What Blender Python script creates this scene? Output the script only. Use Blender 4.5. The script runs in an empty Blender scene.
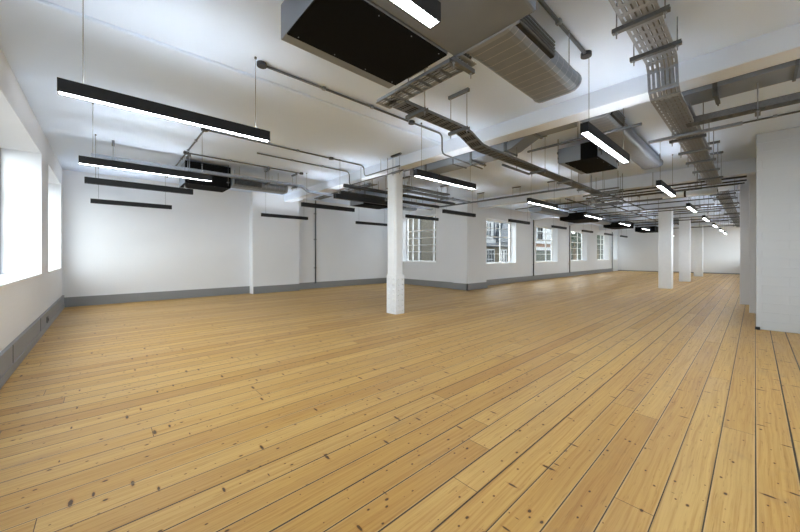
import bpy, bmesh, math, random
from mathutils import Vector, Matrix
random.seed(7)
S = bpy.context.scene
COL = S.collection
H = 3.42            # ceiling height

# ------------------------------------------------------------------ materials
class NT:
    """tiny helper for writing node trees"""
    def __init__(s, name):
        s.m = bpy.data.materials.new(name); s.m.use_nodes = True
        s.t = s.m.node_tree; s.t.nodes.clear()
        s.out = s.t.nodes.new('ShaderNodeOutputMaterial')
        s.b = s.t.nodes.new('ShaderNodeBsdfPrincipled')
        s.t.links.new(s.b.outputs[0], s.out.inputs[0])
        s.pos = s.t.nodes.new('ShaderNodeTexCoord').outputs['Object']
    def n(s, kind, **kw):
        x = s.t.nodes.new(kind)
        for k, v in kw.items(): setattr(x, k, v)
        return x
    def put(s, sock, v):
        if hasattr(v, 'is_output'): s.t.links.new(v, sock)
        else: sock.default_value = v
    def math(s, op, a, b=0.0, c=0.0):
        x = s.n('ShaderNodeMath', operation=op)
        s.put(x.inputs[0], a); s.put(x.inputs[1], b); s.put(x.inputs[2], c)
        return x.outputs[0]
    def sep(s, v):
        x = s.n('ShaderNodeSeparateXYZ'); s.put(x.inputs[0], v); return x.outputs
    def comb(s, a, b, c=0.0):
        x = s.n('ShaderNodeCombineXYZ')
        for i, v in enumerate((a, b, c)): s.put(x.inputs[i], v)
        return x.outputs[0]
    def noise(s, vec, scale, detail=3.0, rough=.5):
        x = s.n('ShaderNodeTexNoise'); s.put(x.inputs['Vector'], vec)
        x.inputs['Scale'].default_value = scale; x.inputs['Detail'].default_value = detail
        x.inputs['Roughness'].default_value = rough
        return x.outputs['Fac']
    def ramp(s, fac, stops):
        x = s.n('ShaderNodeValToRGB'); s.put(x.inputs[0], fac)
        e = x.color_ramp.elements
        while len(e) < len(stops): e.new(.5)
        for i, (p, c) in enumerate(stops):
            e[i].position = p
            e[i].color = (c, c, c, 1) if not isinstance(c, tuple) else (*c, 1)
        return x.outputs[0]
    def mix(s, fac, a, b, mode='MIX'):
        x = s.n('ShaderNodeMix', data_type='RGBA', blend_type=mode)
        s.put(x.inputs[0], fac)
        for i, v in ((6, a), (7, b)):
            s.put(x.inputs[i], (*v, 1) if isinstance(v, tuple) and len(v) == 3 else v)
        return x.outputs[2]
    def bump(s, h, strength=.2, dist=.01):
        x = s.n('ShaderNodeBump'); s.put(x.inputs['Height'], h)
        x.inputs['Strength'].default_value = strength; x.inputs['Distance'].default_value = dist
        s.t.links.new(x.outputs[0], s.b.inputs['Normal'])
    def fin(s, col=None, rough=.5, metal=0.0, spec=.5):
        if col is not None: s.put(s.b.inputs['Base Color'], (*col, 1) if isinstance(col, tuple) and len(col) == 3 else col)
        s.put(s.b.inputs['Roughness'], rough); s.put(s.b.inputs['Metallic'], metal)
        s.b.inputs['Specular IOR Level'].default_value = spec
        return s.m

def mat_plain(name, col, rough=.5, metal=0.0, var=.08, scale=6.0, bump=0.0, spec=.5):
    t = NT(name)
    f = t.noise(t.pos, scale, 4)
    c = t.mix(f, tuple(max(0, x * (1 - var)) for x in col), tuple(min(1, x * (1 + var)) for x in col))
    if bump: t.bump(t.noise(t.pos, scale * 6, 3), bump, .004)
    return t.fin(c, rough, metal, spec)

def mat_painted_brick(name, col, strength=.35, bw=.225, rh=.075):
    t = NT(name)
    x, y, z = t.sep(t.pos)[:3]
    u = t.math('ADD', x, y)
    b = t.n('ShaderNodeTexBrick'); t.put(b.inputs['Vector'], t.comb(u, z))
    b.inputs['Scale'].default_value = 1.0
    b.inputs['Brick Width'].default_value = bw; b.inputs['Row Height'].default_value = rh
    b.inputs['Mortar Size'].default_value = .006; b.inputs['Mortar Smooth'].default_value = .6
    hgt = t.math('ADD', t.math('MULTIPLY', b.outputs['Fac'], -1.0), t.math('MULTIPLY', t.noise(t.pos, 30, 4), .5))
    t.bump(hgt, strength, .006)
    f = t.noise(t.pos, 1.3, 5)
    c = t.mix(f, tuple(v * .955 for v in col), tuple(min(1, v * 1.02) for v in col))
    return t.fin(c, .62)

def mat_floor():
    t = NT('pine_boards')
    x, y, z = t.sep(t.pos)[:3]
    BW = .1706; L = 4.7
    u = t.math('DIVIDE', t.math('ADD', y, 2.0 * BW * 100 + .003), BW)
    pl = t.math('FLOOR', u); f = t.math('FRACT', u)
    def wn(v, d='1D'):
        w = t.n('ShaderNodeTexWhiteNoise', noise_dimensions=d)
        t.put(w.inputs['W' if d == '1D' else 'Vector'], v); return w.outputs
    r1 = wn(pl)['Value']
    r1b = wn(t.math('ADD', pl, 371.3))['Value']
    sx = t.math('ADD', t.math('DIVIDE', x, L), t.math('MULTIPLY', r1, 13.7))
    sg = t.math('FLOOR', sx); fs = t.math('FRACT', sx)
    r2o = wn(t.comb(pl, sg), '2D'); r2 = r2o['Value']
    base = t.ramp(r2, [(0, (.50, .288, .080)), (.2, (.57, .350, .104)), (.55, (.62, .396, .128)), (.85, (.66, .445, .158)), (1, (.52, .303, .085))])
    # slow colour drift along a board, fine grain
    off = t.math('MULTIPLY', r2, 47.0)
    drift = t.noise(t.comb(t.math('MULTIPLY', x, .9), t.math('MULTIPLY', y, 5.0), off), 1.0, 3)
    c = t.mix(t.ramp(drift, [(.3, 0.0), (.7, 1.0)]), t.mix(.3, base, (.36, .19, .06)), base)
    wob = t.math('ADD', t.math('MULTIPLY', y, 1.0), t.math('MULTIPLY', t.noise(t.comb(t.math('MULTIPLY', x, 1.3), t.math('MULTIPLY', y, 3.0), off), 1.0, 2), .05))
    grain = t.noise(t.comb(t.math('MULTIPLY', x, 1.6), t.math('MULTIPLY', wob, 75.0), off), 1.0, 4, .62)
    c = t.mix(t.ramp(grain, [(.34, .7), (.46, .3), (.60, 0.0)]), c, t.mix(1.0, c, (.73, .58, .42), 'MULTIPLY'))
    fleck = t.noise(t.comb(t.math('MULTIPLY', x, 5.0), t.math('MULTIPLY', y, 70.0), t.math('ADD', off, 9.0)), 1.0, 3, .7)
    c = t.mix(t.ramp(fleck, [(.60, 0.0), (.70, .5)]), c, t.mix(1.0, c, (.55, .42, .30), 'MULTIPLY'))
    # knots: round ones and spike knots lying across the board
    def knots(kx, ky, rad, keep, seed):
        v = t.n('ShaderNodeTexVoronoi', voronoi_dimensions='2D', feature='F1')
        t.put(v.inputs['Vector'], t.comb(t.math('MULTIPLY', x, kx), t.math('ADD', t.math('MULTIPLY', y, ky), seed)))
        v.inputs['Scale'].default_value = 1.0
        cr = t.sep(v.outputs['Color'])
        lim = t.math('MULTIPLY', t.math('MULTIPLY', cr[0], rad), t.math('GREATER_THAN', cr[1], keep))
        lim = t.math('ADD', lim, .0001)
        q = t.math('DIVIDE', v.outputs['Distance'], lim)
        return q
    wig = t.math('MULTIPLY', t.math('SUBTRACT', t.noise(t.pos, 60, 2), .5), .7)
    k1 = t.math('ADD', knots(4.4, 7.0, .062, .10, 0.0), wig)
    k2 = t.math('ADD', knots(7.5, 2.0, .080, .42, 31.0), wig)
    k3 = t.math('ADD', knots(7.0, 9.0, .060, .35, 77.0), wig)
    for q in (k1, k2, k3):
        c = t.mix(t.ramp(q, [(.0, .42), (.95, .30), (1.0, 0.0)]) if False else t.ramp(t.math('MULTIPLY', q, .5), [(.45, .5), (.85, 0.0)]), c, t.mix(1.0, c, (.72, .50, .32), 'MULTIPLY'))
        c = t.mix(t.ramp(t.math('MULTIPLY', q, .5), [(.38, .92), (.5, 0.0)]), c, (.055, .028, .012))
    # smudges from use
    sm = t.noise(t.comb(t.math('MULTIPLY', x, 2.2), t.math('MULTIPLY', y, 3.5), 3.3), 1.0, 5, .65)
    c = t.mix(t.ramp(sm, [(.60, 0.0), (.75, .30)]), c, (.23, .16, .10))
    # gaps between boards, ends of boards
    d = t.math('MULTIPLY', t.math('MINIMUM', f, t.math('SUBTRACT', 1.0, f)), BW)
    gw = t.math('ADD', .0024, t.math('MULTIPLY', t.math('POWER', r1b, 2.0), .0046))
    gap = t.math('LESS_THAN', d, gw)
    soft = t.math('SUBTRACT', 1.0, t.math('MINIMUM', 1.0, t.math('DIVIDE', d, .011)))
    de = t.math('MULTIPLY', t.math('MINIMUM', fs, t.math('SUBTRACT', 1.0, fs)), L)
    endg = t.math('LESS_THAN', de, .0018)
    g = t.math('MAXIMUM', gap, endg)
    worn = t.math('MULTIPLY', soft, t.math('GREATER_THAN', r1, .45))
    c = t.mix(t.math('MULTIPLY', worn, .5), c, (.74, .58, .33))
    c = t.mix(t.math('MULTIPLY', t.math('MULTIPLY', soft, t.math('LESS_THAN', r1, .45)), .75), c, (.20, .105, .035))
    c = t.mix(t.math('MULTIPLY', g, .95), c, (.022, .013, .008))
    hgt = t.math('ADD', t.math('MULTIPLY', g, -1.0), t.math('MULTIPLY', grain, .12))
    t.bump(hgt, .35, .004)
    rg = t.math('ADD', .33, t.math('MULTIPLY', drift, .2))
    return t.fin(c, rg, 0.0, .42)

def mat_emit(name, col, strength):
    t = NT(name)
    e = t.n('ShaderNodeEmission'); e.inputs[0].default_value = (*col, 1); e.inputs[1].default_value = strength
    t.t.links.new(e.outputs[0], t.out.inputs[0]); return t.m

def mat_glass():
    t = NT('window_glass')
    tr = t.n('ShaderNodeBsdfTransparent'); tr.inputs[0].default_value = (.94, .96, .95, 1)
    gl = t.n('ShaderNodeBsdfGlossy'); gl.inputs['Roughness'].default_value = .02
    fr = t.n('ShaderNodeFresnel'); fr.inputs[0].default_value = 1.35
    mx = t.n('ShaderNodeMixShader')
    ge = t.n('ShaderNodeNewGeometry')
    t.t.links.new(t.math('MULTIPLY', fr.outputs[0], t.math('SUBTRACT', 1.0, ge.outputs['Backfacing'])), mx.inputs[0]); t.t.links.new(tr.outputs[0], mx.inputs[1]); t.t.links.new(gl.outputs[0], mx.inputs[2])
    t.t.links.new(mx.outputs[0], t.out.inputs[0]); return t.m

def mat_brick(name, c1, c2, mortar, scale=1.0):
    t = NT(name)
    x, y, z = t.sep(t.pos)[:3]
    b = t.n('ShaderNodeTexBrick'); t.put(b.inputs['Vector'], t.comb(t.math('ADD', x, y), z))
    b.inputs['Scale'].default_value = scale
    b.inputs['Brick Width'].default_value = .23; b.inputs['Row Height'].default_value = .078; b.inputs['Mortar Size'].default_value = .009
    for i, c in enumerate((c1, c2, mortar)): b.inputs[i + 1].default_value = (*c, 1)
    t.bump(b.outputs['Fac'], -.4, .01)
    f = t.noise(t.pos, .8, 4)
    c = t.mix(t.ramp(f, [(.35, .5), (.65, 0.0)]), b.outputs['Color'], t.mix(1.0, b.outputs['Color'], (.45, .42, .36), 'MULTIPLY'))
    return t.fin(c, .85)

def mat_galv(name, col=(.55, .56, .57), rough=.42):
    t = NT(name)
    v = t.n('ShaderNodeTexVoronoi'); t.put(v.inputs['Vector'], t.pos); v.inputs['Scale'].default_value = 45
    f = t.math('ADD', t.math('MULTIPLY', t.sep(v.outputs['Color'])[0], .5), t.math('MULTIPLY', t.noise(t.pos, 4, 4), .5))
    c = t.mix(f, tuple(x * .8 for x in col), tuple(min(1, x * 1.15) for x in col))
    return t.fin(c, rough, .3)

def mat_foil():
    t = NT('foil_lagging')
    x, y, z = t.sep(t.pos)[:3]
    w = t.math('FRACT', t.math('MULTIPLY', x, 9.0))
    ln = t.math('LESS_THAN', w, .045)
    f = t.noise(t.pos, 9, 5)
    c = t.mix(f, (.165, .188, .228), (.222, .25, .298))
    c = t.mix(t.math('MULTIPLY', ln, .8), c, (.46, .465, .47))
    t.bump(t.math('ADD', t.math('MULTIPLY', ln, .6), t.math('MULTIPLY', t.noise(t.pos, 40, 3), .35)), .35, .006)
    return t.fin(c, .42, .3)

def mat_foliage(name, a, b):
    t = NT(name)
    c = t.mix(t.noise(t.pos, 2.5, 4), a, b)
    return t.fin(c, .8)

M = dict(
    wall=mat_painted_brick('white_painted_brick', (.775, .80, .84), .16),
    pier=mat_painted_brick('white_painted_pier', (.60, .64, .69), .5, .62, .155),
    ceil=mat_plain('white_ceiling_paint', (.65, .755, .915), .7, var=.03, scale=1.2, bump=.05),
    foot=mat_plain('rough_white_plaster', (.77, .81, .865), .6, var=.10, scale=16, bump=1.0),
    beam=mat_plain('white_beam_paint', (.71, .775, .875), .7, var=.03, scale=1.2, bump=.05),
    column=mat_plain('white_column_paint', (.78, .82, .875), .5, var=.05, scale=9, bump=.12),
    floor=mat_floor(),
    skirt=mat_plain('grey_skirting_paint', (.235, .245, .26), .45, var=.06, scale=3),
    black=mat_plain('black_powder_coat', (.010, .0105, .012), .5, var=.1, spec=.3),
    blackpanel=mat_plain('black_insulation', (.004, .0042, .0048), .85, var=.2, scale=10, spec=.15),
    rubber=mat_plain('black_rubber', (.01, .01, .01), .6),
    led=mat_emit('led_diffuser', (.95, .98, 1.0), 16.0),
    ledoff=mat_plain('unlit_diffuser', (.10, .10, .105), .5),
    ledup=mat_emit('led_uplight', (.94, .975, 1.0), 18.0),
    galv=mat_galv('galvanised_steel', (.29, .325, .385)),
    galvdark=mat_galv('dull_galvanised_steel', (.15, .162, .178), .5),
    darkpipe=mat_plain('dark_pipe', (.055, .058, .063), .5, metal=.3),
    jbox=mat_plain('dark_junction_box', (.035, .037, .04), .5, metal=.2),
    ductgrey=mat_plain('light_grey_duct', (.25, .285, .335), .5, metal=.2, var=.1, scale=3),

    plenum=mat_plain('grey_duct_wrap', (.175, .20, .245), .55, metal=.2, var=.15, scale=3),
    foil=mat_foil(),
    conduit=mat_galv('steel_conduit', (.125, .135, .148), .5),
    greybox=mat_plain('grey_metal_casing', (.265, .30, .355), .5, metal=.3, var=.08),
    cable=mat_plain('black_cable', (.015, .015, .016), .5),
    cablegrey=mat_plain('grey_cable', (.25, .25, .255), .5),
    wire=mat_plain('thin_wire', (.10, .10, .10), .4, metal=.5),
    frame=mat_plain('white_window_paint', (.80, .81, .82), .45, var=.03),
    frame_dark=mat_plain('grey_window_metal', (.10, .105, .11), .45),
    glass=mat_glass(),
    pipewhite=mat_plain('white_pipe_lagging', (.86, .90, .95), .4, var=.04),
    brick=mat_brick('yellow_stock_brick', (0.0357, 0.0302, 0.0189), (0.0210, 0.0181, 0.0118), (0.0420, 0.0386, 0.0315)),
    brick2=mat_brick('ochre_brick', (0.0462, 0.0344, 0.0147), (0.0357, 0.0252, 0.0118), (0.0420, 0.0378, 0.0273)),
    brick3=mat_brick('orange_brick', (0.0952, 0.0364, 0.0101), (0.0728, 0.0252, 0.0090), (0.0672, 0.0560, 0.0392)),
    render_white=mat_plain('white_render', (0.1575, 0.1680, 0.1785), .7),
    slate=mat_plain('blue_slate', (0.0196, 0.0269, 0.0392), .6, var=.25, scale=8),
    darkpane=mat_plain('dark_pane', (.012, .016, .02), .12),
    teal=mat_plain('teal_paint', (0.0063, 0.0630, 0.0756), .5),
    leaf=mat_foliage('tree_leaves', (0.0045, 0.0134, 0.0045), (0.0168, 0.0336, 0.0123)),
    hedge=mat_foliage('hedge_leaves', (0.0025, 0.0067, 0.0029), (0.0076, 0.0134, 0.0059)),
    bark=mat_plain('bark', (.10, .075, .05), .9, var=.3, scale=12),
    tarmac=mat_plain('tarmac', (.12, .12, .12), .9, var=.2, scale=4),
)

# ------------------------------------------------------------------ mesh helpers
class MB:
    def __init__(s): s.bm = bmesh.new(); s.mi = 0
    def _face(s, vs):
        try:
            f = s.bm.faces.new(vs); f.material_index = s.mi; return f
        except ValueError: return None
    def box(s, x0, x1, y0, y1, z0, z1):
        v = [s.bm.verts.new(p) for p in ((x0,y0,z0),(x1,y0,z0),(x1,y1,z0),(x0,y1,z0),(x0,y0,z1),(x1,y0,z1),(x1,y1,z1),(x0,y1,z1))]
        for q in ((3,2,1,0),(4,5,6,7),(0,1,5,4),(1,2,6,5),(2,3,7,6),(3,0,4,7)): s._face([v[i] for i in q])
        return s
    def prism(s, poly, axis, a, b):
        """extrude a closed 2-D outline along an axis"""
        def P(u, v, w):
            return {'x': (w, u, v), 'y': (u, w, v), 'z': (u, v, w)}[axis]
        A = [s.bm.verts.new(P(u, v, a)) for u, v in poly]; B = [s.bm.verts.new(P(u, v, b)) for u, v in poly]
        n = len(poly)
        for i in range(n): s._face([A[i], A[(i+1) % n], B[(i+1) % n], B[i]])
        s._face(A[::-1]); s._face(B)
        return s
    def tube(s, pts, r, n=8, caps=True):
        pts = [Vector(p) for p in pts]; rings = []
        up = None
        for i, p in enumerate(pts):
            if i == 0: d = pts[1] - p
            elif i == len(pts) - 1: d = p - pts[i-1]
            else: d = (pts[i+1] - p).normalized() + (p - pts[i-1]).normalized()
            d.normalize()
            if up is None:
                up = Vector((0, 0, 1)) if abs(d.z) < .9 else Vector((1, 0, 0))
            a = d.cross(up)
            if a.length < 1e-4: a = d.cross(Vector((0, 1, 0)))
            a.normalize(); b = a.cross(d).normalized(); up = b
            rings.append([s.bm.verts.new(p + r * (math.cos(2*math.pi*k/n) * a + math.sin(2*math.pi*k/n) * b)) for k in range(n)])
        for i in range(len(rings) - 1):
            for k in range(n):
                f = s._face([rings[i][k], rings[i][(k+1) % n], rings[i+1][(k+1) % n], rings[i+1][k]])
                if f: f.smooth = True
        if caps: s._face(rings[0][::-1]); s._face(rings[-1])
        return s
    def strip(s, pts, w, th, side):
        """flat bar following pts; side = sideways unit vector"""
        side = Vector(side); pts = [Vector(p) for p in pts]; rings = []
        for i, p in enumerate(pts):
            d = (pts[min(i+1, len(pts)-1)] - pts[max(i-1, 0)]).normalized()
            nrm = side.cross(d).normalized()
            rings.append([s.bm.verts.new(p + a * side * w/2 + b * nrm * th/2) for a, b in ((-1,-1),(1,-1),(1,1),(-1,1))])
        for i in range(len(rings) - 1):
            for k in range(4): s._face([rings[i][k], rings[i][(k+1) % 4], rings[i+1][(k+1) % 4], rings[i+1][k]])
        s._face(rings[0][::-1]); s._face(rings[-1])
        return s
    def ico(s, c, r, sub=1, squash=1.0):
        g = bmesh.ops.create_icosphere(s.bm, subdivisions=sub, radius=r, matrix=Matrix.Translation(c) @ Matrix.Diagonal((1, 1, squash, 1)))
        for v in g['verts']:
            for f in v.link_faces: f.material_index = s.mi; f.smooth = True
        return s
    def build(s, name, mats, parent=None, bevel=0.0, origin=None):
        bmesh.ops.recalc_face_normals(s.bm, faces=s.bm.faces[:])
        me = bpy.data.meshes.new(name)
        if origin is not None: bmesh.ops.translate(s.bm, verts=s.bm.verts[:], vec=-Vector(origin))
        s.bm.to_mesh(me); s.bm.free()
        for m in (mats if isinstance(mats, (list, tuple)) else [mats]): me.materials.append(m)
        o = bpy.data.objects.new(name, me); COL.objects.link(o)
        if origin is not None: o.location = origin
        if parent: o.parent = parent
        if bevel:
            b = o.modifiers.new('bevel', 'BEVEL'); b.width = bevel; b.segments = 2; b.limit_method = 'ANGLE'
        return o

def box(x0, x1, y0, y1, z0, z1): return MB().box(x0, x1, y0, y1, z0, z1)
def struct(o): o['kind'] = 'structure'; return o
def tag(o, label, cat, group=None):
    o['label'] = label; o['category'] = cat
    if group: o['group'] = group
    return o
def root(name, loc, label, cat, group=None):
    o = bpy.data.objects.new(name, None); o.location = loc; o.empty_display_size = .2; COL.objects.link(o)
    return tag(o, label, cat, group)
def put(mb, name, m, parent, bevel=0.0):
    """part given in world coordinates, parented to an Empty with only a location"""
    bmesh.ops.translate(mb.bm, verts=mb.bm.verts[:], vec=-world_loc(parent))
    return mb.build(name, m, parent, bevel)
def world_loc(o):
    v = Vector(o.location)
    while o.parent: o = o.parent; v += Vector(o.location)
    return v
def arc(p, q, c, n=6):
    """quarter bend from p to q around the corner c (quadratic)"""
    p, q, c = Vector(p), Vector(q), Vector(c)
    return [(1-t)**2 * p + 2*(1-t)*t * c + t*t * q for t in (i / n for i in range(n + 1))]
def route(pts, r=.08):
    """polyline with rounded corners"""
    pts = [Vector(p) for p in pts]; out = [pts[0]]
    for i in range(1, len(pts) - 1):
        a, b, c = pts[i-1], pts[i], pts[i+1]
        ra = min(r, (b-a).length * .45, (c-b).length * .45)
        out += arc(b + (a-b).normalized() * ra, b + (c-b).normalized() * ra, b, 5)
    return out + [pts[-1]]

ORD = ['first', 'second', 'third', 'fourth', 'fifth', 'sixth', 'seventh', 'eighth', 'ninth', 'tenth']

# ------------------------------------------------------------------ the room
XL, XE, YB, YW, YR = -.80, 31.5, 11.55, 7.67, -2.6
XA = 9.93                                   # wall with the window facing the camera
def wall_with_holes(name, axis, at, th, a0, a1, z0, z1, holes, m):
    """wall slab in a plane x=at or y=at with rectangular openings (a,b,z,z)"""
    mb = MB()
    def slab(a, b, c, d):
        lo, hi = min(at, at + th), max(at, at + th)
        if axis == 'x': mb.box(lo, hi, a, b, c, d)
        else: mb.box(a, b, lo, hi, c, d)
    cur = a0
    for a, b, c, d in sorted(holes):
        slab(cur, a, z0, z1); slab(a, b, z0, c); slab(a, b, d, z1); cur = b
    slab(cur, a1, z0, z1)
    return struct(mb.build(name, m))

PLAN = [(XL - .52, YR - .4), (XE + .4, YR - .4), (XE + .4, YW + .4), (XA + .42, YW + .4), (XA + .42, YB + .4), (XL - .52, YB + .4)]
struct(MB().prism(PLAN, 'z', -.3, 0).build('floor', M['floor']))
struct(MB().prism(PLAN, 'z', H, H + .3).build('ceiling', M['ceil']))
LW = [(1.0, 3.4, .98, 3.0), (5.68 - 1.0, 8.06, .98, 3.0), (8.92, 11.25, .98, 3.0)]
LW[0] = (2.7, 3.9, .98, 3.0)  # unseen near window, narrowed so the left wall gets less daylight
wall_with_holes('wall_left', 'x', XL, -.52, YR, YB + .4, 0, H, LW, M['wall'])
wall_with_holes('wall_back', 'y', YB, .4, XL - .42, XA + .4, 0, H, [], M['wall'])
W3 = (8.74, 10.78, 1.0, 3.0)
wall_with_holes('wall_side', 'x', XA, .42, YW, YB, 0, H, [W3], M['wall'])
WW = [(11.9, 14.46, .92, 2.86), (16.55, 19.3, .92, 2.86), (21.3, 24.2, .92, 2.86), (26.2, 29.0, .92, 2.86), (30.1, 31.35, .92, 2.86)]
wall_with_holes('wall_window', 'y', YW, .4, XA + .42, XE, 0, H, WW, M['wall'])
struct(box(XE, XE + .4, YR, YW + .4, 0, H).build('wall_end', M['wall']))
RW = [(.2, 2.6, .98, 3.0), (4.2, 6.4, .98, 3.0)]  # rear openings are unseen, added to let daylight into the room
wall_with_holes('wall_rear', 'y', YR, -.4, XL - .42, 13, 0, H, RW, M['wall'])
SW = [(14.2, 16.4, .92, 2.86), (18.2, 20.2, .92, 2.86), (22.4, 24.8, .92, 2.86), (27.0, 31.2, .92, 2.95)]  # unseen windows inferred from bright pillar sides, added to light the far end
wall_with_holes('wall_right', 'y', .10, -.4, 12.95, XE, 0, H, SW, M['wall'])
# chimney breasts and piers
struct(box(9.80, 11.06, 7.10, YW + .1, 0, H).build('pier_window', M['wall'], bevel=.012))
struct(box(3.60, 5.25, YB - .3, YB + .05, 0, H).build('pier_back', M['wall'], bevel=.012))
struct(box(8.45, 9.25, YR, -.014, 0, H).build('pier_brick', M['pier'], bevel=.01))
struct(box(10.7, 11.3, YR, .09, 0, H).build('pier_right', M['wall'], bevel=.01))
struct(box(12.4, 12.98, YR, .27, 0, H).build('pier_far', M['wall'], bevel=.01))
# beams
BEAMS = [(4.68, 4.97, 3.20), (10.45, 10.75, 3.10), (15.95, 16.3, 3.12), (20.8, 21.15, 3.12), (26.6, 26.95, 3.12)]
for i, (a, b, z) in enumerate(BEAMS):
    y1 = YB - .25 if i == 0 else YW
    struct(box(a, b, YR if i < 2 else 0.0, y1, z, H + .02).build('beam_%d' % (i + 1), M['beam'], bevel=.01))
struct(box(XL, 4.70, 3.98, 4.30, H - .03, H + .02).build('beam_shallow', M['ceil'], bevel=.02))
# square pillars down the right side
for i, (x, y) in enumerate(((16.0, 2.15), (20.85, 2.12), (26.65, 2.13))):
    struct(box(x, x + .40, y, y + .40, 0, H).build('column_%d' % (i + 2), M['column'], bevel=.012))
# chamfered near column with a thicker, studded foot
def col_poly(x0, x1, y0, y1, c):
    return [(x0 + c, y0), (x1 - c, y0), (x1, y0 + c), (x1, y1 - c), (x1 - c, y1), (x0 + c, y1), (x0, y1 - c), (x0, y0 + c)]
cr = bpy.data.objects.new('column_1', None); cr.location = (4.8, 5.4, 0); COL.objects.link(cr); cr['kind'] = 'structure'
mb = MB().prism(col_poly(4.66, 4.92, 5.28, 5.57, .04), 'z', .84, H)
put(mb, 'shaft', M['column'], cr, .006)
mb = MB().prism(col_poly(4.665, 4.93, 5.262, 5.585, .012), 'z', 0, .86)
for side in (0, 1):
    for kz in range(7):
        for ky in range(2):
            z = .08 + kz * .115
            if side == 0:
                y = 5.34 + ky * .15
                mb.ico((4.664, y, z), .030, 1)
            else:
                x = 4.74 + ky * .12
                mb.ico((x, 5.261, z), .030, 1)
put(mb, 'foot', M['foot'], cr, .006)
# baseboards
SK = .245
struct(box(XL - .02, XL + .035, YR, YB, 0, SK + .06).build('baseboard_left', M['skirt'], bevel=.008))
struct(box(XL - .01, XL + .045, YR, YB, .0, .10).build('baseboard_left_trim', M['skirt'], bevel=.004))
struct(box(XL, 3.60, YB - .03, YB + .02, 0, SK).build('baseboard_back', M['skirt'], bevel=.006))
struct(box(3.63, 5.25, YB - .33, YB - .28, 0, SK).build('baseboard_pier', M['skirt'], bevel=.006))
struct(box(5.25, XA, YB - .03, YB + .02, 0, SK).build('baseboard_back_far', M['skirt'], bevel=.006))
struct(box(XA - .03, XA + .02, YW, YB, 0, SK).build('baseboard_side', M['skirt'], bevel=.006))
mb = MB().box(9.77, 9.82, 7.07, YW + .12, 0, SK).box(9.77, 11.09, 7.07, 7.12, 0, SK).box(11.05, 11.09, 7.07, YW, 0, SK)
struct(mb.build('baseboard_window_pier', M['skirt'], bevel=.006))
struct(box(11.06, 30.0, YW - .03, YW + .02, 0, SK).build('baseboard_window', M['skirt'], bevel=.006))
struct(box(XE - .02, XE + .02, .1, YW, 0, .06).build('baseboard_end', M['skirt'], bevel=.006))
# seams and a socket on the left skirting
for k, (y, z0, z1) in enumerate(((5.55, .01, .30), (7.6, .01, .30))):
    struct(box(XL + .03, XL + .038, y - .005, y + .005, z0, z1).build('trim_%d' % (k + 1), M['black']))
so = root('wall_socket', (XL + .045, 8.35, .16), 'small dark socket plate on the grey skirting under the left windows', 'socket')
put(box(XL + .034, XL + .05, 8.28, 8.42, .12, .22), 'faceplate', M['frame_dark'], so, .003)
put(box(XL + .05, XL + .056, 8.33, 8.37, .15, .19), 'switch', M['black'], so)
tag(box(8.39, 8.45, -.06, 0.0, 0, .045).build('door_stop', M['rubber'], bevel=.006), 'small black block on the floor at the foot of the white brick pier', 'door stop')

# ------------------------------------------------------------------ windows
def window(n, axis, at, a0, a1, z0, z1, bars_a, bars_z, dark=False):
    """frame, bars and one pane set in an opening; axis is the wall's normal"""
    r = bpy.data.objects.new('window_%d' % n, None); COL.objects.link(r); r['kind'] = 'structure'
    r.location = (at, (a0 + a1) / 2, z0) if axis == 'x' else ((a0 + a1) / 2, at, z0)
    def b(mb, p, q, c, d, t=.03, off=0):
        if axis == 'x': mb.box(at - t + off, at + t + off, p, q, c, d)
        else: mb.box(p, q, at - t + off, at + t + off, c, d)
        return mb
    fm = M['frame_dark'] if dark else M['frame']
    mb = MB(); w = .055
    b(mb, a0, a0 + w, z0, z1); b(mb, a1 - w, a1, z0, z1); b(mb, a0 + w, a1 - w, z0, z0 + w); b(mb, a0 + w, a1 - w, z1 - w, z1)
    put(mb, 'window_frame', fm, r, .004)
    for f, ww in bars_a:
        p = a0 + (a1 - a0) * f
        put(b(MB(), p - ww / 2, p + ww / 2, z0 + w, z1 - w, .025), 'mullion', fm, r)
    for f, ww in bars_z:
        p = z0 + (z1 - z0) * f
        put(b(MB(), a0 + w, a1 - w, p - ww / 2, p + ww / 2, .022), 'transom', fm, r)
    put(b(MB(), a0 + .02, a1 - .02, z0 + .02, z1 - .02, .003), 'glass_pane', M['glass'], r)
    return r
def sill(n, axis, p0, p1, a0, a1, z):
    o = (box(p0, p1, a0, a1, z - .03, z + .012) if axis == 'x' else box(a0, a1, p0, p1, z - .03, z + .012)).build('window_sill_%d' % n, M['frame'], bevel=.006)
    struct(o)
for i, (a, b, c, d) in enumerate(LW):
    window(i + 1, 'x', XL - .47, a, b, c, d, [(.33, .04), (.67, .04)], [(.3, .03), (.66, .04)], dark=True)
    sill(i + 1, 'x', XL - .44, XL + .012, a + .01, b - .01, c)
window(4, 'x', XA + .33, *W3, [(.20, .06), (.82, .06)], [(.22, .025), (.37, .025), (.52, .025), (.68, .05)])
sill(4, 'x', XA - .02, XA + .36, W3[0] + .01, W3[1] - .01, W3[2])
for i, (a, b, c, d) in enumerate(WW):
    window(5 + i, 'y', YW + .31, a, b, c, d, [(.68, .035)] if i else [(.64, .035)], [(.22, .018), (.42, .018), (.62, .045), (.82, .018)])
    sill(5 + i, 'y', YW - .02, YW + .34, a + .01, b - .01, c)
for i, (a, b, c, d) in enumerate(SW):
    window(12 + i, 'y', -.25, a, b, c, d, [(.33, .04), (.67, .04)], [(.66, .04)])
for i, (a, b, c, d) in enumerate(RW):
    window(10 + i, 'y', YR - .33, a, b, c, d, [(.33, .04), (.67, .04)], [(.66, .04)])

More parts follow.
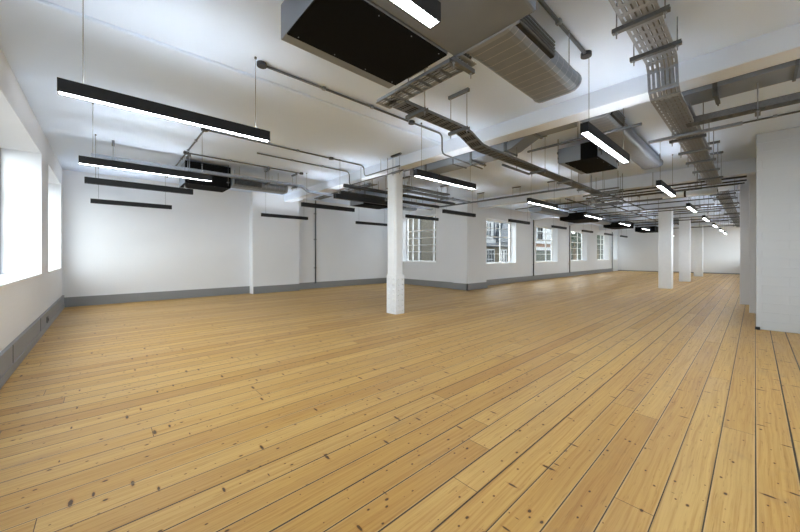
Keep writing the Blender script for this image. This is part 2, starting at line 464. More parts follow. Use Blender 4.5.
# ------------------------------------------------------------------ pendant lights
ROWS = {'B': (3.60, range(0, 8)), 'E': (10.70, range(0, 3)), 'A': (1.17, range(0, 8)), 'C': (6.20, range(0, 8)), 'F': (-1.25, range(0, 2)), 'D': (7.80, range(0, 3))}
ROWTXT = {
    'A': 'row running beside the square white pillars',
    'B': 'row passing the chamfered white column',
    'C': 'row nearest the long window wall',
    'D': 'row in front of the left fan coil unit',
    'F': 'unseen row added to light the right side',  # out-of-view pendants, added to brighten the right-hand ceiling
    'E': 'row closest to the back wall'}
LEN, PW, PH, PZ = 1.60, .078, .105, 2.545
def add_wire(r, x, top):
    MB().tube([(x, 0, PH - .03), (x, 0, top - PZ)], .0028, 6).build('suspension_wire', M['wire'], r)
    MB().tube([(x, 0, top - PZ - .02), (x, 0, top - PZ)], .012, 10).build('ceiling_fixing', M['wire'], r)
def make_pendant():
    r = root('pendant_light', (0, 0, PZ), '', 'pendant light', 'linear pendant lights')
    w, h, t = PW / 2, PH, .006
    mb = MB()
    mb.box(0, LEN, -w, -w + t, 0, h).box(0, LEN, w - t, w, 0, h).box(0, t, -w + t, w - t, 0, h).box(LEN - t, LEN, -w + t, w - t, 0, h)
    mb.box(t, LEN - t, -w + t, w - t, .04, .06)
    mb.build('housing', M['black'], r)
    box(t, LEN - t, -w + t, w - t, .006, .016).build('diffuser', M['led'], r)
    box(.1, LEN - .1, -w + .016, w - .016, h - .03, h - .022).build('uplight_diffuser', M['ledup'], r)
    for x in (.14, LEN - .14): add_wire(r, x, H)
    return r
proto = None
for row, (y, ks) in ROWS.items():
    for k in ks:
        if proto is None:
            o = proto = make_pendant(); o.location = (-.275, y, PZ)
            dark = [c for c in o.children if c.name == 'diffuser'][0].data.copy(); dark.materials[0] = M['ledoff']
        else:
            o = proto.copy(); COL.objects.link(o)
            for ch in proto.children:
                c = ch.copy(); COL.objects.link(c); c.parent = o
                if c.name.startswith('diffuser') and (row in 'DE' or (row == 'C' and k)):      # switched off underneath
                    c.data = dark
        x = (-.275, 3.70 if row in 'CDE' else 3.60, 7.37)[k] if k < 3 else -.28 + 3.815 * k - (.3 if k == 7 else 0)
        o.location = (x, y, PZ)
        o['label'] = '%s black linear pendant in the %s' % (ORD[k], ROWTXT[row])
        for xx in (.14, LEN - .14):          # those below the plenum and the long duct hang from them
            top = 2.95 if (row, k) == ('A', 0) else 3.17 if k == 1 and xx > 1 and row in 'BF' else H
            if top < H:
                for c in list(o.children):
                    if c.name.startswith(('suspension_wire', 'ceiling_fixing')) and abs(sum(v.co.x for v in c.data.vertices) / len(c.data.vertices) - xx) < .1:
                        bpy.data.objects.remove(c)
                add_wire(o, xx, top)

# ------------------------------------------------------------------ conduits
CZ = H - .022
def conduit(name, pts, label, r=.014, boxes=(), clips=0.9, rad=.09, m='conduit', cat='conduit', group='steel conduits'):
    pts = [Vector(p) for p in pts]
    R = root(name, pts[0], label, cat, group)
    put(MB().tube(route(pts, rad), r, 8), 'tube', M[m], R)
    for p in boxes:
        mb = MB(); mb.tube([(p[0], p[1], p[2] - .022), (p[0], p[1], p[2] + .02)], .052, 16)
        put(mb, 'junction_box', M['jbox'], R, .004)
    for a, b in zip(pts[:-1], pts[1:]):
        if abs(a.z - b.z) > .02 or a.z > H - .1 or (b - a).length < .9 or group == 'slim pipes': continue
        for i in range(int((b - a).length / 1.6) + 1):
            p = a.lerp(b, (i + .5) / (int((b - a).length / 1.6) + 1))
            put(MB().tube([(p.x, p.y, p.z), (p.x, p.y, H)], .005, 6), 'hanger_rod', M['wire'], R)
    if clips:
        for a, b in zip(pts[:-1], pts[1:]):
            if abs(a.z - b.z) > .05 or a.z < H - .06: continue
            n = int((b - a).length / clips)
            for i in range(1, n + 1):
                p = a.lerp(b, i / (n + 1))
                put(box(p.x - .022, p.x + .022, p.y - .022, p.y + .022, p.z - r - .003, H), 'saddle_clip', M['galv'], R, .003)
    return R
conduit('conduit', [(1.27, 3.66, CZ), (4.32, 3.66, CZ), (4.32, 3.66, 3.06), (5.55, 3.66, 3.02)], 'long ceiling conduit above the first large pendant, ending at the first beam', boxes=[(1.27, 3.66, CZ), (3.58, 3.66, CZ)])
conduit('conduit', [(1.22, 6.2, CZ), (4.50, 6.2, CZ), (4.50, 6.2, 3.15), (4.50, 4.95, 3.15)], 'ceiling conduit bending down the beam beside the chamfered column, nearer of two', boxes=[(3.62, 6.2, CZ)], rad=.11)
conduit('conduit', [(2.3, 6.9, CZ), (4.55, 6.9, CZ), (4.55, 6.9, 3.06), (4.55, 4.9, 3.06)], 'ceiling conduit bending down the beam beside the chamfered column, farther of two', rad=.11)
conduit('conduit', [(1.22, 7.86, CZ), (3.72, 7.86, CZ)], 'short ceiling conduit over the left fan coil unit duct', boxes=[(3.72, 7.86, CZ)])
conduit('conduit', [(1.22, 6.15, CZ), (1.22, 10.7, CZ)], 'diagonal looking conduit linking the ceiling junction boxes at far left', boxes=[(1.22, 6.2, CZ), (1.22, 7.86, CZ)])
conduit('conduit', [(1.6, 1.19, CZ), (3.72, 1.19, CZ)], 'ceiling conduit right of the large foil duct, feeding the central pendant', boxes=[(3.72, 1.19, CZ)], r=.017)
conduit('conduit', [(7.49, 1.19, CZ), (7.49, -1.6, CZ)], 'ceiling conduit crossing from pendant rose towards the white brick pier', boxes=[(7.49, 1.17, CZ)])
conduit('conduit', [(6.0, 6.1, CZ), (7.5, 6.1, CZ)], 'short ceiling conduit seen just right of the chamfered column', boxes=[(7.5, 6.1, CZ)])
conduit('conduit', [(5.0, 7.3, CZ - .25), (6.6, 7.3, CZ - .25)], 'hanging conduit behind the chamfered column under the first beam', clips=0)
conduit('conduit', [(5.2, 1.0, 3.02), (5.2, 2.55, 3.02)], 'conduit run below the rectangular duct beside the foil duct', clips=0, r=.02)
for i, (x, y0, y1, z, r) in enumerate(((11.5, .4, 5.6, 3.05, .020), (12.4, 1.0, 6.6, 3.17, .018), (13.6, .6, 5.2, 3.02, .018), (14.7, .4, 6.4, 3.16, .014), (15.7, .4, 4.6, 2.98, .02), (17.6, .4, 5.1, 3.1, .018), (19.4, .4, 5.1, 3.0, .018), (20.6, .4, 4.5, 2.98, .02), (23.6, .4, 6.0, 3.1, .018), (26.4, .4, 4.1, 2.98, .022))):
    conduit('pipe', [(x, y0, z), (x, y1, z)], '%s crossways pipe counted from beam two towards the end wall' % ORD[i], r=r, clips=0, group='crossways pipes beyond the second beam', cat='pipe', m='darkpipe')
for i, (y, x0, x1, z) in enumerate(((2.9, 10.9, 15.5, 3.08), (3.3, 11.0, 20.4, 3.0), (4.2, 11.2, 15.6, 3.15), (4.9, 10.9, 14.2, 3.05))):
    conduit('pipe', [(x0, y, z), (x1, y, z)], '%s lengthways pipe beyond the second beam, counted from the pillars' % ORD[i], r=.022, clips=0, group='lengthways pipes beyond the second beam', cat='pipe', m='darkpipe')
# vertical pipes on walls
for x, lab in ((16.2, 'thin dark riser pipe left of the second far window'), (21.0, 'thin dark riser pipe left of the third far window'), (29.75, 'thin dark riser pipe left of the last far window')):
    p = root('riser_pipe', (x, YW - .04, .22), lab, 'pipe', 'riser pipes on the window wall')
    put(MB().tube([(x, YW - .04, .22), (x, YW - .04, 3.1)], .028, 10), 'tube', M['conduit'], p)
    for z in (.8, 1.9): put(box(x - .05, x + .05, YW - .045, YW, z - .012, z + .012), 'bracket', M['galvdark'], p)
p = root('riser_pipe', (6.02, YB - .06, .2), 'thin dark riser pipe standing on the back wall skirting', 'pipe')
put(MB().tube([(6.02, YB - .06, .2), (6.02, YB - .06, H)], .028, 10), 'tube', M['conduit'], p)
for z in (.8, 1.9, 2.9): put(box(5.97, 6.07, YB - .065, YB, z - .012, z + .012), 'bracket', M['galvdark'], p)

# ------------------------------------------------------------------ cable trays
def hanger(parent, a, b, z, w=.04, top=H, drop=.05):
    """trapeze: strut from a to b (x,y) at height z with two rods up to the ceiling"""
    a, b = Vector((*a, z)), Vector((*b, z)); d = (b - a).normalized(); side = Vector((-d.y, d.x, 0))
    mb = MB()
    mb.strip([a, b], w, .006, side)
    for s_ in (-1, 1): mb.strip([a + side * s_ * w/2 + Vector((0, 0, .015)), b + side * s_ * w/2 + Vector((0, 0, .015))], .004, .036, side)
    if z < 3.12 and top == H:
        put(MB().strip([a + Vector((0, 0, top - .022 - z)), b + Vector((0, 0, top - .022 - z))], w, .04, side), 'ceiling_channel', M['galvdark'], parent)
    h = put(mb, 'hanger', M['galvdark'], parent)
    for p in (a + d * .03, b - d * .03):
        r = MB().tube([(p.x, p.y, z - drop), (p.x, p.y, top)], .0055, 6)
        r.tube([(p.x, p.y, z - .016), (p.x, p.y, z - .006)], .013, 6)
        put(r, 'hanger_rod', M['galv'], h)
    return h
def tray(pts, w, side, label, hangers=(), slots=True, flange=.03, name='cable_tray', group=None, m='galv', cover=False, fine=1.3):
    """perforated tray following pts with side flanges"""
    pts = [Vector(p) for p in pts]; side = Vector(side)
    R = root(name, pts[0], label, 'cable tray', group)
    bed = MB()
    if cover or not slots: bed.strip(pts, w, .003, side)
    else:
        n = max(3, int(w / .034)); sw = w / (2 * n + 1)
        for i in range(n + 1):
            off = side * (-w/2 + sw/2 + i * (w - sw) / n)
            bed.strip([p + off for p in pts], sw * fine, .003, side)
        for a, b in zip(pts[:-1], pts[1:]):
            L = (b - a).length; k = max(1, int(L / .115)); d = (b - a) / L
            for i in range(k + 1):
                c = a + d * (L * i / k)
                e0, e1 = c - d * .022, c + d * .022
                bed.strip([e0, e1], w, .003, side)
    put(bed, 'tray_bed', M[m], R)
    up = Vector((0, 0, 1))
    for s_ in (-1, 1):
        fl = MB(); rr = []
        for i, p in enumerate(pts):
            d = (pts[min(i+1, len(pts)-1)] - pts[max(i-1, 0)]).normalized()
            nrm = side.cross(d).normalized()
            if nrm.z < -.01: nrm = -nrm
            rr.append((p + side * s_ * w/2, nrm))
        for (p, a), (q, b) in zip(rr[:-1], rr[1:]):
            vs = [fl.bm.verts.new(v) for v in (p, q, q + b * flange, p + a * flange)]
            vs2 = [fl.bm.verts.new(v + side * .004) for v in (p, q, q + b * flange, p + a * flange)]
            for f in ((vs[0], vs[1], vs[2], vs[3]), (vs2[3], vs2[2], vs2[1], vs2[0]), (vs[3], vs[2], vs2[2], vs2[3]), (vs[1], vs[0], vs2[0], vs2[1]), (vs[0], vs[3], vs2[3], vs2[0]), (vs[2], vs[1], vs2[1], vs2[2])): fl._face(f)
        put(fl, 'side_flange', M[m], R)
    for a, b, z in hangers: hanger(R, a, b, z)
    return R
def cables(pts, offs, label, r=.008, m='cable', side=(0, 1, 0), up=.014):
    R = root('cable_bundle', pts[0], label, 'cables')
    side = Vector(side)
    for k, o in enumerate(offs):
        q = [Vector(p) + side * o + Vector((0, 0, up + random.uniform(0, .008))) for p in pts]
        put(MB().tube(q, r * random.uniform(.8, 1.2), 6), 'cable', M[m], R)
    return R

# big perforated tray on the right
TY, TW = .615, .235
big = [(1.7, TY, 3.20), (4.00, TY, 3.20), (4.055, TY, 3.14), (4.10, TY, 2.96), (4.20, TY, 2.905), (10.25, TY, 2.905)]
hs = [((x, TY - .18), (x, TY + .20), z) for x, z in ((2.45, 3.17), (3.18, 3.17), (3.76, 3.17), (5.9, 2.88), (6.7, 2.88), (7.5, 2.88), (8.4, 2.88), (9.3, 2.88))]
tray(big, TW, (0, 1, 0), 'wide perforated cable tray stepping down under the first beam on the right', hs)
cables([(1.8, TY, 3.205), (3.98, TY, 3.205), (4.07, TY, 3.11), (4.12, TY, 2.95), (4.22, TY, 2.91), (10.2, TY, 2.91)], [-.08, -.05, -.02, .03, .07], 'grey cables lying in the wide perforated tray', m='cablegrey', r=.009)
tray([(4.9, TY - .02, 3.0), (7.2, TY - .02, 3.0)], .2, (0, 1, 0), 'flat grey tray stacked above the wide perforated tray', slots=False)
tray([(11.15, TY - .05, 2.86), (26.3, TY - .05, 2.86)], .26, (0, 1, 0), 'long perforated tray beyond the second beam beside the right piers', [((x, TY - .30), (x, TY + .18), 2.83) for x in (11.6, 12.6, 13.8, 15.2, 17.2, 19.0, 22.0, 24.5)], m='galvdark')
# tray that turns the corner at the end of the near fan coil unit
T2 = [(2.25, 2.60, 2.93), (3.42, 2.60, 2.93), (3.56, 2.60, 2.90), (3.82, 2.60, 2.80), (3.95, 2.60, 2.79), (9.4, 2.60, 2.80)]
tray([(2.24, 1.62, 2.93), (2.24, 2.72, 2.93)], .20, (1, 0, 0), 'short cable tray across the end of the near black fan coil unit', [((2.10, 1.68), (2.40, 1.68), 2.90)])
tray(T2, .19, (0, 1, 0), 'long cable tray bending down below the first beam towards the second', [((3.40, 2.44), (3.40, 2.76), 2.90), ((2.62, 2.44), (2.62, 2.76), 2.90), ((5.7, 2.45), (5.7, 2.75), 2.77), ((6.9, 2.45), (6.9, 2.75), 2.77), ((8.0, 2.45), (8.0, 2.75), 2.77), ((8.9, 2.45), (8.9, 2.75), 2.77)], m='galvdark', fine=.7)
cables(T2, [-.075, -.05, -.025, .0, .025, .05, .075], 'black cables running in the long bent cable tray', r=.011)
cables([(2.20, 1.6, 2.94), (2.20, 2.5, 2.94), (2.3, 2.62, 2.94)], [-.03, 0, .03, .06], 'loose black cables on the short tray by the fan coil unit', side=(1, 0, 0), r=.013)
for s_ in (2.555, 2.645):
    pass
conduit('conduit', [(4.7, 2.72, 2.745), (5.6, 2.72, 2.745)], 'short black ended tube slung below the long bent tray', r=.02, clips=0)
# flexible ladder with black cables on the right
tray([(5.32, -2.3, 2.90), (5.32, .55, 2.90)], .15, (1, 0, 0), 'narrow tray with black cables running to the right above the white pier', [((5.20, -.02), (5.44, -.02), 2.87), ((5.20, -1.2), (5.44, -1.2), 2.87)], flange=.07, m='galvdark')
cables([(5.32, -2.3, 2.91), (5.32, .5, 2.91)], [-.055, -.03, -.01, .015, .035, .055], 'black cables in the narrow tray at upper right', side=(1, 0, 0), r=.010)
tray([(5.62, .1, 2.86), (5.62, 1.0, 2.86)], .06, (1, 0, 0), 'short strut crossing under the wide perforated tray', slots=False)
# trunking over the left fan coil unit
T1 = [(-.2, 8.12, 3.08), (3.85, 8.12, 3.10), (4.05, 8.12, 2.98), (9.0, 8.12, 2.98)]
tray(T1, .10, (0, 1, 0), 'galvanised trunking crossing in front of the left fan coil unit', [((x, 7.98), (x, 8.26), 3.05) for x in (.1, 1.3, 2.95, 3.65)], slots=False, flange=.06)
tray([(5.1, 6.6, 3.12), (5.1, 9.6, 3.12)], .22, (1, 0, 0), 'cable tray seen behind the first beam left of the chamfered column', [((4.99, 7.4), (5.25, 7.4), 3.09)], m='galvdark')
tray([(5.0, 5.75, 2.95), (7.0, 5.75, 2.95)], .2, (0, 1, 0), 'cable tray directly behind the chamfered column', [((5.5, 5.6), (5.5, 5.9), 2.92)], m='galvdark')
hr = root('trapeze_bracket', (4.45, 5.2, H), 'small trapeze bracket beside the top of the chamfered column', 'bracket')
hanger(hr, (4.52, 4.95), (4.52, 5.22), 3.03); put(box(4.50, 4.54, 4.93, 5.24, H - .03, H), 'channel', M['galvdark'], hr)
# small pipe with paired hangers
P3 = [(5.8, 8.26, 3.14), (9.45, 8.26, 3.14), (9.45, 3.1, 3.14)]
R = conduit('pipe', P3, 'slim hung pipe turning the corner in front of the side window', r=.028, clips=0, rad=.3, group='slim pipes', cat='pipe')
for x, y in ((7.3, 8.26), (8.2, 8.26), (9.45, 7.6), (9.45, 6.3), (9.45, 5.0), (9.45, 3.9)):
    a, b = ((x - .12, y), (x + .12, y)) if y > 8 else ((x, y - .12), (x, y + .12))
    h = put(box(min(a[0], b[0]) - .02, max(a[0], b[0]) + .02, min(a[1], b[1]) - .02, max(a[1], b[1]) + .02, H - .03, H - .001), 'hanger', M['galvdark'], R)
    for q in (a, b): put(MB().tube([(q[0], q[1], 3.11), (q[0], q[1], H)], .006, 6), 'hanger_rod', M['galv'], h)
# junction of racks in front of the second beam
mbx = root('cable_rack', (9.6, 2.6, 2.6), 'stacked ladder rack where the long tray meets the second beam', 'cable rack')
for z in (2.62, 2.74, 2.86, 2.98):
    put(box(9.5, 9.56, 2.3, 2.95, z, z + .03), 'rung', M['galvdark'], mbx)
    put(box(9.9, 9.96, 2.3, 2.95, z, z + .03), 'rung', M['galvdark'], mbx)
for x in (9.53, 9.93):
    for y in (2.32, 2.93): put(MB().tube([(x, y, 2.56), (x, y, H)], .008, 6), 'upright', M['galv'], mbx)
# long lines along the second beam's face
for i, (x, z, y0, y1, r) in enumerate(((10.36, 3.02, .12, 3.4, .022), (10.30, 2.93, .12, 3.3, .018), (10.22, 2.86, .15, 3.2, .016))):
    conduit('pipe', [(x, y0, z), (x, y1, z)], ['upper', 'middle', 'lower'][i] + ' of three pipes along the front of the second beam', r=r, clips=0, group='pipes along the second beam', cat='pipe', m='darkpipe')
for lab, pts in (('upper of two black lagged pipes left of the chamfered column under the first beam', [(4.3, 6.75, 3.0), (8.6, 6.75, 3.0)]),
                 ('lower of two black lagged pipes left of the chamfered column under the first beam', [(4.4, 7.1, 2.9), (8.2, 7.1, 2.9)])):
    bp = root('lagged_pipe', pts[0], lab, 'pipe', 'black lagged pipes')
    put(MB().tube(pts, .045, 12), 'lagging', M['rubber'], bp)
    for f in (.2, .5, .8):
        p = Vector(pts[0]).lerp(Vector(pts[1]), f)
        put(MB().tube([p, (p.x, p.y, H)], .006, 6), 'hanger_rod', M['wire'], bp)
tray([(5.4, 6.35, 3.02), (8.8, 6.35, 3.02)], .2, (0, 1, 0), 'perforated tray beside the black lagged pipes behind the chamfered column', [((6.0, 6.2), (6.0, 6.5), 2.99), ((7.6, 6.2), (7.6, 6.5), 2.99)], m='galvdark')
ip = root('insulated_pipe', (10.95, .62, 2.86), 'white lagged pipe end behind the second beam beside the pillars', 'pipe')
put(MB().tube([(10.95, .62, 2.86), (10.95, 1.65, 2.86)], .075, 16), 'lagging', M['pipewhite'], ip)
for y in (.9, 1.5): put(MB().tube([(10.95, y, 2.86), (10.95, y, H)], .006, 6), 'hanger_rod', M['wire'], ip)
put(MB().tube([(10.95, .615, 2.86), (10.95, .60, 2.86)], .03, 12), 'pipe_end', M['rubber'], ip)
put(MB().tube([(10.95, 1.18, 2.86), (10.95, 1.22, 2.86)], .082, 16), 'band', M['rubber'], ip)
for i, (x, z) in enumerate(((11.8, 2.9), (14.1, 2.88), (16.8, 2.92), (21.8, 2.92))):
    tray([(x, .85, z), (x, 4.55, z)], .2, (1, 0, 0), '%s crossways tray beyond the second beam towards the end wall' % ORD[i], [((x - .15, y), (x + .15, y), z - .03) for y in (1.2, 2.8, 4.4)], m='galvdark', group='crossways trays beyond the second beam')

# ------------------------------------------------------------------ ducts and fan coil units
for ya, yb, zd, lab in ((-2.5, .80, 0, 'flat rectangular grey duct behind the first beam, run to the right of the foil duct'), (2.85, 5.2, -.09, 'flat rectangular grey duct behind the first beam, run next to the chamfered column')):
    d1 = root('air_duct', (5.2, ya, 3.17 + zd), lab, 'duct', 'rectangular ducts')
    put(box(5.02, 5.43, ya, yb, 3.17 + zd, 3.33 + zd), 'duct_body', M['ductgrey'], d1, .006)
    y = ya + .02
    while y < yb:
        put(box(5.005, 5.445, y - .012, y + .012, 3.155 + zd, 3.345 + zd), 'joint_flange', M['galvdark'], d1); y += 1.1
    for y in (ya + .7, yb - .5):
        s_ = put(box(5.0, 5.03, y - .02, y + .02, 3.06 + zd, H - .002), 'strap', M['frame_dark'], d1); put(MB().tube([(5.47, y, 3.10 + zd), (5.47, y, H)], .007, 6), 'strap_rod', M['wire'], s_)
        put(box(5.0, 5.49, y - .02, y + .02, 3.125 + zd, 3.15 + zd), 'strap_channel', M['galvdark'], s_)
# sloping offset of that duct
sl = root('sloping_duct', (5.22, 2.7, 3.15), 'short sloping grey duct rising beside the bent cable tray', 'duct')
put(MB().strip([(5.22, 2.86, 3.15), (5.22, 2.80, 3.16), (5.22, 2.42, 3.34), (5.22, 1.85, 3.345)], .34, .13, (1, 0, 0)), 'duct_body', M['ductgrey'], sl, .006)
put(box(5.03, 5.41, 2.39, 2.43, 3.25, 3.415), 'joint_flange', M['galvdark'], sl)

def oval(y0, y1, z0, z1, n=8):
    r = (z1 - z0) / 2; zc = (z0 + z1) / 2; out = []
    for i in range(n + 1):
        a = -math.pi/2 + math.pi * i / n; out.append((y1 - r + r * math.cos(a), zc + r * math.sin(a)))
    for i in range(n + 1):
        a = math.pi/2 + math.pi * i / n; out.append((y0 + r + r * math.cos(a), zc + r * math.sin(a)))
    return out
def oval_duct(x0, x1, y0, y1, label, grilles=True, z0=2.95, z1=3.14, m='foil', cap=True):
    R = root('foil_duct', ((x0 + x1) / 2, (y0 + y1) / 2, z0), label, 'duct', 'foil faced ducts')
    mb = MB().prism(oval(y0, y1, z0, z1), 'x', x0, x1)
    put(mb, 'duct_body', M[m], R)
    mb = MB().prism(oval(y0 - .008, y1 + .008, z0 - .008, z1 + .008), 'x', x0 - .004, x0 + .03); put(mb, 'joint_collar', M['greybox'], R)
    mb = MB().prism(oval(y0 - .006, y1 + .006, z0 - .006, z1 + .006), 'x', x1 - .03, x1 + .004); put(mb, 'end_cap', M['galv'], R)
    if grilles:
        L = x1 - x0
        for a in (.03,):
            g = put(box(x0 + L * a, x0 + L * a + .62, y0 - .008, y0 + .05, z0 + .035, z1 - .04), 'grille', M['black'], R, .004)
            for k in range(5):
                z = z0 + .045 + k * .027
                put(box(x0 + L * a + .01, x0 + L * a + .61, y0 - .02, y0 - .01, z, z + .008), 'louvre', M['galvdark'], g)
    for x in (x0 + .15, x1 - .25):
        for y in (y0 + .02, y1 - .02): put(MB().tube([(x, y, z0 + .1), (x, y, H)], .005, 6), 'hanger_rod', M['galv'], R)
    return R
def fan_coil(x0, x1, y0, y1, label, side_black=False, z0=2.95, z1=3.22, end_split=False, dark=False):
    R = root('fan_coil_unit', ((x0 + x1) / 2, (y0 + y1) / 2, z0), label, 'fan coil unit', 'fan coil units')
    put(box(x0, x1, y0, y1, z0, z1), 'casing', M['blackpanel' if dark else 'greybox'], R, .006)
    mb = MB().box(x0 + .004, x1 - .01, y0 + .004, y1 - .11, z0 - .012, z0 + .002)
    mb.mi = 1
    for i in range(4):
        for yy in (y0 + .03, y1 - .14):
            xx = x0 + .08 + i * (x1 - x0 - .16) / 3
            mb.tube([(xx, yy, z0 - .016), (xx, yy, z0 - .011)], .0045, 6)
    put(mb, 'bottom_panel', [M['blackpanel'], M['galv']], R)
    if side_black: put(box(x0 + .004, x1 - .004, y0 - .014, y0 + .002, z0 - .01, z1 + .01), 'side_panel', M['blackpanel'], R)
    if end_split: put(box(x0 - .014, x0 + .002, y0 + .01, y0 + (y1 - y0) * .42, z0 - .01, z1), 'end_panel', M['blackpanel'], R)
    for x in (x0 + .06, x1 - .06):
        for y in (y0 - .03, y1 + .03):
            b = put(box(x - .025, x + .025, min(y, y + (.035 if y < y0 else -.035)), max(y, y + (.035 if y < y0 else -.035)), z0 + .10, z0 + .13), 'bracket', M['galvdark'], R)
            put(MB().tube([(x, y, z0 + .03), (x, y, H)], .006, 6), 'hanger_rod', M['wire'], b)
    return R
# near unit: black fan coil, grey plenum, foil duct
fan_coil(.99, 2.08, 1.70, 2.45, 'large near fan coil unit with black underside at top of the view')
pl = root('plenum_box', (1.3, 1.35, 2.95), 'dark grey lagged plenum between the near black fan coil unit and foil duct', 'duct')
put(box(.35, 2.16, .99, 1.69, 2.95, 3.24), 'plenum_body', M['plenum'], pl, .02)
put(box(2.15, 2.17, 1.12, 1.68, 2.942, 3.22), 'collar', M['greybox'], pl, .008)
oval_duct(2.17, 3.48, 1.16, 1.64, 'large foil wrapped duct with side grille at upper centre, nearest the camera')
# second bay
fan_coil(6.07, 7.2, 1.76, 2.40, 'fan coil unit with part black end just beyond the first beam', end_split=True)
oval_duct(5.0, 8.8, 1.32, 1.71, 'grey foil duct just behind the central lit pendant', z0=3.19, z1=3.37)
# left pair at the back
fan_coil(1.28, 2.2, 8.42, 9.2, 'left fan coil unit with black side hanging by the back wall', side_black=True, z0=2.90, z1=3.37)
oval_duct(2.22, 3.55, 8.30, 8.75, 'foil duct extending right from the left fan coil unit')
fan_coil(6.1, 7.25, 8.45, 9.2, 'fan coil unit mostly hidden behind the chamfered column', side_black=True)
oval_duct(7.27, 8.5, 8.40, 8.84, 'foil duct end just right of the chamfered column')
# window side, farther bays
oval_duct(12.0, 14.6, 5.35, 5.85, 'foil duct by the far windows leading to a black fan coil unit', grilles=False)
fan_coil(14.7, 16.4, 4.75, 5.75, 'nearest of three dark fan coil units along the far windows', side_black=True, dark=True, z0=2.80, z1=3.10)
fan_coil(20.2, 21.9, 4.6, 5.6, 'middle of three dark fan coil units along the far windows', side_black=True, dark=True, z0=2.80, z1=3.10)
oval_duct(17.2, 20.1, 5.2, 5.7, 'foil duct between the near and middle far fan coil units', grilles=False)
fan_coil(25.2, 26.9, 4.2, 5.2, 'farthest of three dark fan coil units along the far windows', side_black=True, dark=True, z0=2.80, z1=3.10)
fan_coil(22.0, 23.0, 2.3, 2.9, 'dark fan coil unit glimpsed between the two nearest square pillars')

# ------------------------------------------------------------------ outside
struct(box(-40, 90, -40, 90, -4.3, -4.0).build('ground', M['tarmac']))
def facade_window(parent, x0, x1, y, z0, z1, cols=2, rows=2, m='render_white'):
    f = MB(); w = .10
    f.box(x0, x1, y - .08, y + .05, z0, z0 + w).box(x0, x1, y - .08, y + .05, z1 - w, z1).box(x0, x0 + w, y - .08, y + .05, z0 + w, z1 - w).box(x1 - w, x1, y - .08, y + .05, z0 + w, z1 - w)
    for i in range(1, cols): xx = x0 + (x1 - x0) * i / cols; f.box(xx - .03, xx + .03, y - .06, y + .05, z0 + w, z1 - w)
    for i in range(1, rows): zz = z0 + (z1 - z0) * i / rows; f.box(x0 + w, x1 - w, y - .055, y + .05, zz - .03, zz + .03)
    o = put(f, 'window', M[m], parent)
    put(box(x0 + .02, x1 - .02, y - .02, y + .03, z0 + .02, z1 - .02), 'pane', M['darkpane'], o)
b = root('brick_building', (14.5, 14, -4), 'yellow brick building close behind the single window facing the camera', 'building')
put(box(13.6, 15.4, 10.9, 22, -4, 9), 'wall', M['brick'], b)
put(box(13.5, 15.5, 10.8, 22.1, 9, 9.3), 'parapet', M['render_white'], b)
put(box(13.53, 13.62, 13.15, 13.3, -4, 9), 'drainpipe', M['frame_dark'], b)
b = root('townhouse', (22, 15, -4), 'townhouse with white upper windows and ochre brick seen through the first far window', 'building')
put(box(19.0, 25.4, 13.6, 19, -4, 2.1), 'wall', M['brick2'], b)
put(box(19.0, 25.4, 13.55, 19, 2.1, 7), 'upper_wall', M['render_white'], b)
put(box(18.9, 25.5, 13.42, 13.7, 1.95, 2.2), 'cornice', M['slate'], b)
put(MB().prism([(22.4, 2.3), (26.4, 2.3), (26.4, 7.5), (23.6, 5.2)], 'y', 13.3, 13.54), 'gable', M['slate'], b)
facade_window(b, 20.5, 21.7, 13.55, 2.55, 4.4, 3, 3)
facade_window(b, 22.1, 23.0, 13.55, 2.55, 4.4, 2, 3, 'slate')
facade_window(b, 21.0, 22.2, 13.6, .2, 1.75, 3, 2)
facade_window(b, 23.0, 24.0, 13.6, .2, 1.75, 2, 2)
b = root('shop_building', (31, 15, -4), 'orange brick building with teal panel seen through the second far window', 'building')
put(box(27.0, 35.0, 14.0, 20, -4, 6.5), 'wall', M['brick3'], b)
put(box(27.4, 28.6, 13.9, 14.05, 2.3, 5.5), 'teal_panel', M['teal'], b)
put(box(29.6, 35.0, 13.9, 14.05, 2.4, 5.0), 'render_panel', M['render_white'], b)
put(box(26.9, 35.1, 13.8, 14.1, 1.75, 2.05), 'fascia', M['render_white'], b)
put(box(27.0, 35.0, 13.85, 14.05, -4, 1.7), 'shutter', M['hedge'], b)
facade_window(b, 30.2, 31.4, 13.92, 2.7, 4.4, 2, 2)
def tree(x, y, h, r, label):
    R = root('tree', (x, y, -4), label, 'tree', 'trees outside the far windows')
    put(MB().tube([(x, y, -4), (x + .1, y, -1), (x, y + .1, h - r)], .18, 10), 'trunk', M['bark'], R)
    mb = MB()
    for i in range(900):
        v = Vector((random.gauss(0, 1), random.gauss(0, 1), random.gauss(0, 1))).normalized() * r * random.uniform(.35, 1.0)
        c = Vector((x, y, h - r * .6)) + Vector((v.x, v.y, v.z * 1.25))
        a = Vector((random.uniform(-1, 1), random.uniform(-1, 1), random.uniform(-1, 1))).normalized(); d = a.orthogonal().normalized(); s_ = random.uniform(.10, .22)
        e = a.cross(d)
        mb._face([mb.bm.verts.new(c + q) for q in (d * s_, e * s_ * .5, -d * s_, -e * s_ * .5)])
    put(mb, 'foliage', M['leaf'], R)
tree(37.3, 13.0, 4.9, 2.2, 'leafy green tree seen through the third far window')
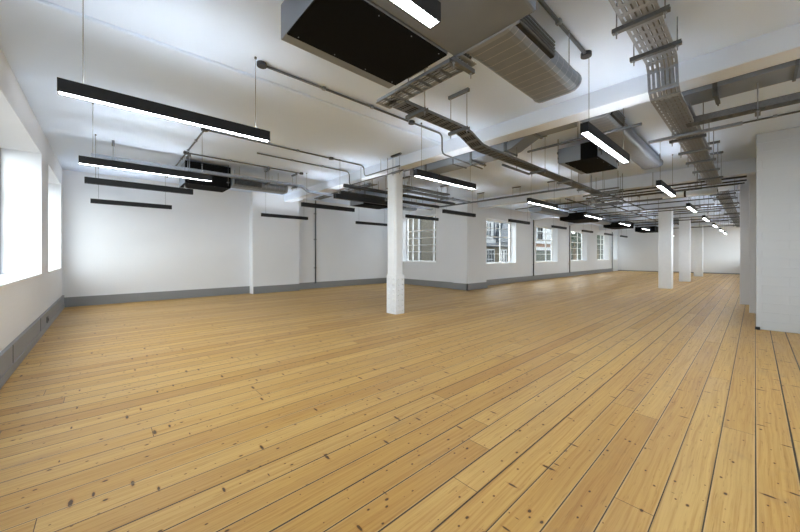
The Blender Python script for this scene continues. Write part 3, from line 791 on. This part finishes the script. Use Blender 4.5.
tree(42.8, 12.5, 4.8, 2.2, 'leafy green tree between the third and fourth far windows')
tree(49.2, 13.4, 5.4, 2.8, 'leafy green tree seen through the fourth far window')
struct(box(60, 61, 9, 40, -4, 5).build('wall_outside', M['hedge']))

# ------------------------------------------------------------------ daylight, camera, view
w = bpy.data.worlds.new('World'); S.world = w; w.use_nodes = True
nt = w.node_tree; bg = nt.nodes['Background']
bg.inputs[0].default_value = (.93, .965, 1.0, 1); bg.inputs[1].default_value = 4.4
def portal(loc, rot, sx, sy):
    l = bpy.data.lights.new('sky_portal', 'AREA'); l.shape = 'RECTANGLE'; l.size = sx; l.size_y = sy; l.cycles.is_portal = True
    o = bpy.data.objects.new('sky_portal', l); o.location = loc; o.rotation_euler = rot; COL.objects.link(o)
R90 = math.pi / 2
for a, b, c, d in LW: portal((XL - .53, (a + b) / 2, (c + d) / 2), (0, -R90, 0), d - c, b - a)
for a, b, c, d in RW: portal(((a + b) / 2, YR - .43, (c + d) / 2), (R90, 0, 0), b - a, d - c)
for a, b, c, d in SW: portal(((a + b) / 2, -.33, (c + d) / 2), (R90, 0, 0), b - a, d - c)
for a, b, c, d in WW: portal(((a + b) / 2, YW + .43, (c + d) / 2), (-R90, 0, 0), b - a, d - c)

cam = bpy.data.cameras.new('Camera'); co = bpy.data.objects.new('Camera', cam); COL.objects.link(co)
cam.sensor_width = 36; cam.lens = 323.06 / 800 * 36; cam.shift_y = -11 / 800; cam.clip_start = .05; cam.clip_end = 300
co.location = (0, 0, 1.3); co.rotation_euler = (R90, 0, -math.atan2(294, 323.06))
S.camera = co
S.view_settings.view_transform = 'Standard'; S.view_settings.look = 'None'; S.view_settings.gamma = 1.0
S.view_settings.use_curve_mapping = False; S.view_settings.exposure = 1.12
S.cycles.use_denoising = True
S.cycles.max_bounces = 10; S.cycles.diffuse_bounces = 7; S.cycles.transparent_max_bounces = 16
S.cycles.sample_clamp_indirect = 8.0
S.cycles.caustics_reflective = False; S.cycles.caustics_refractive = False
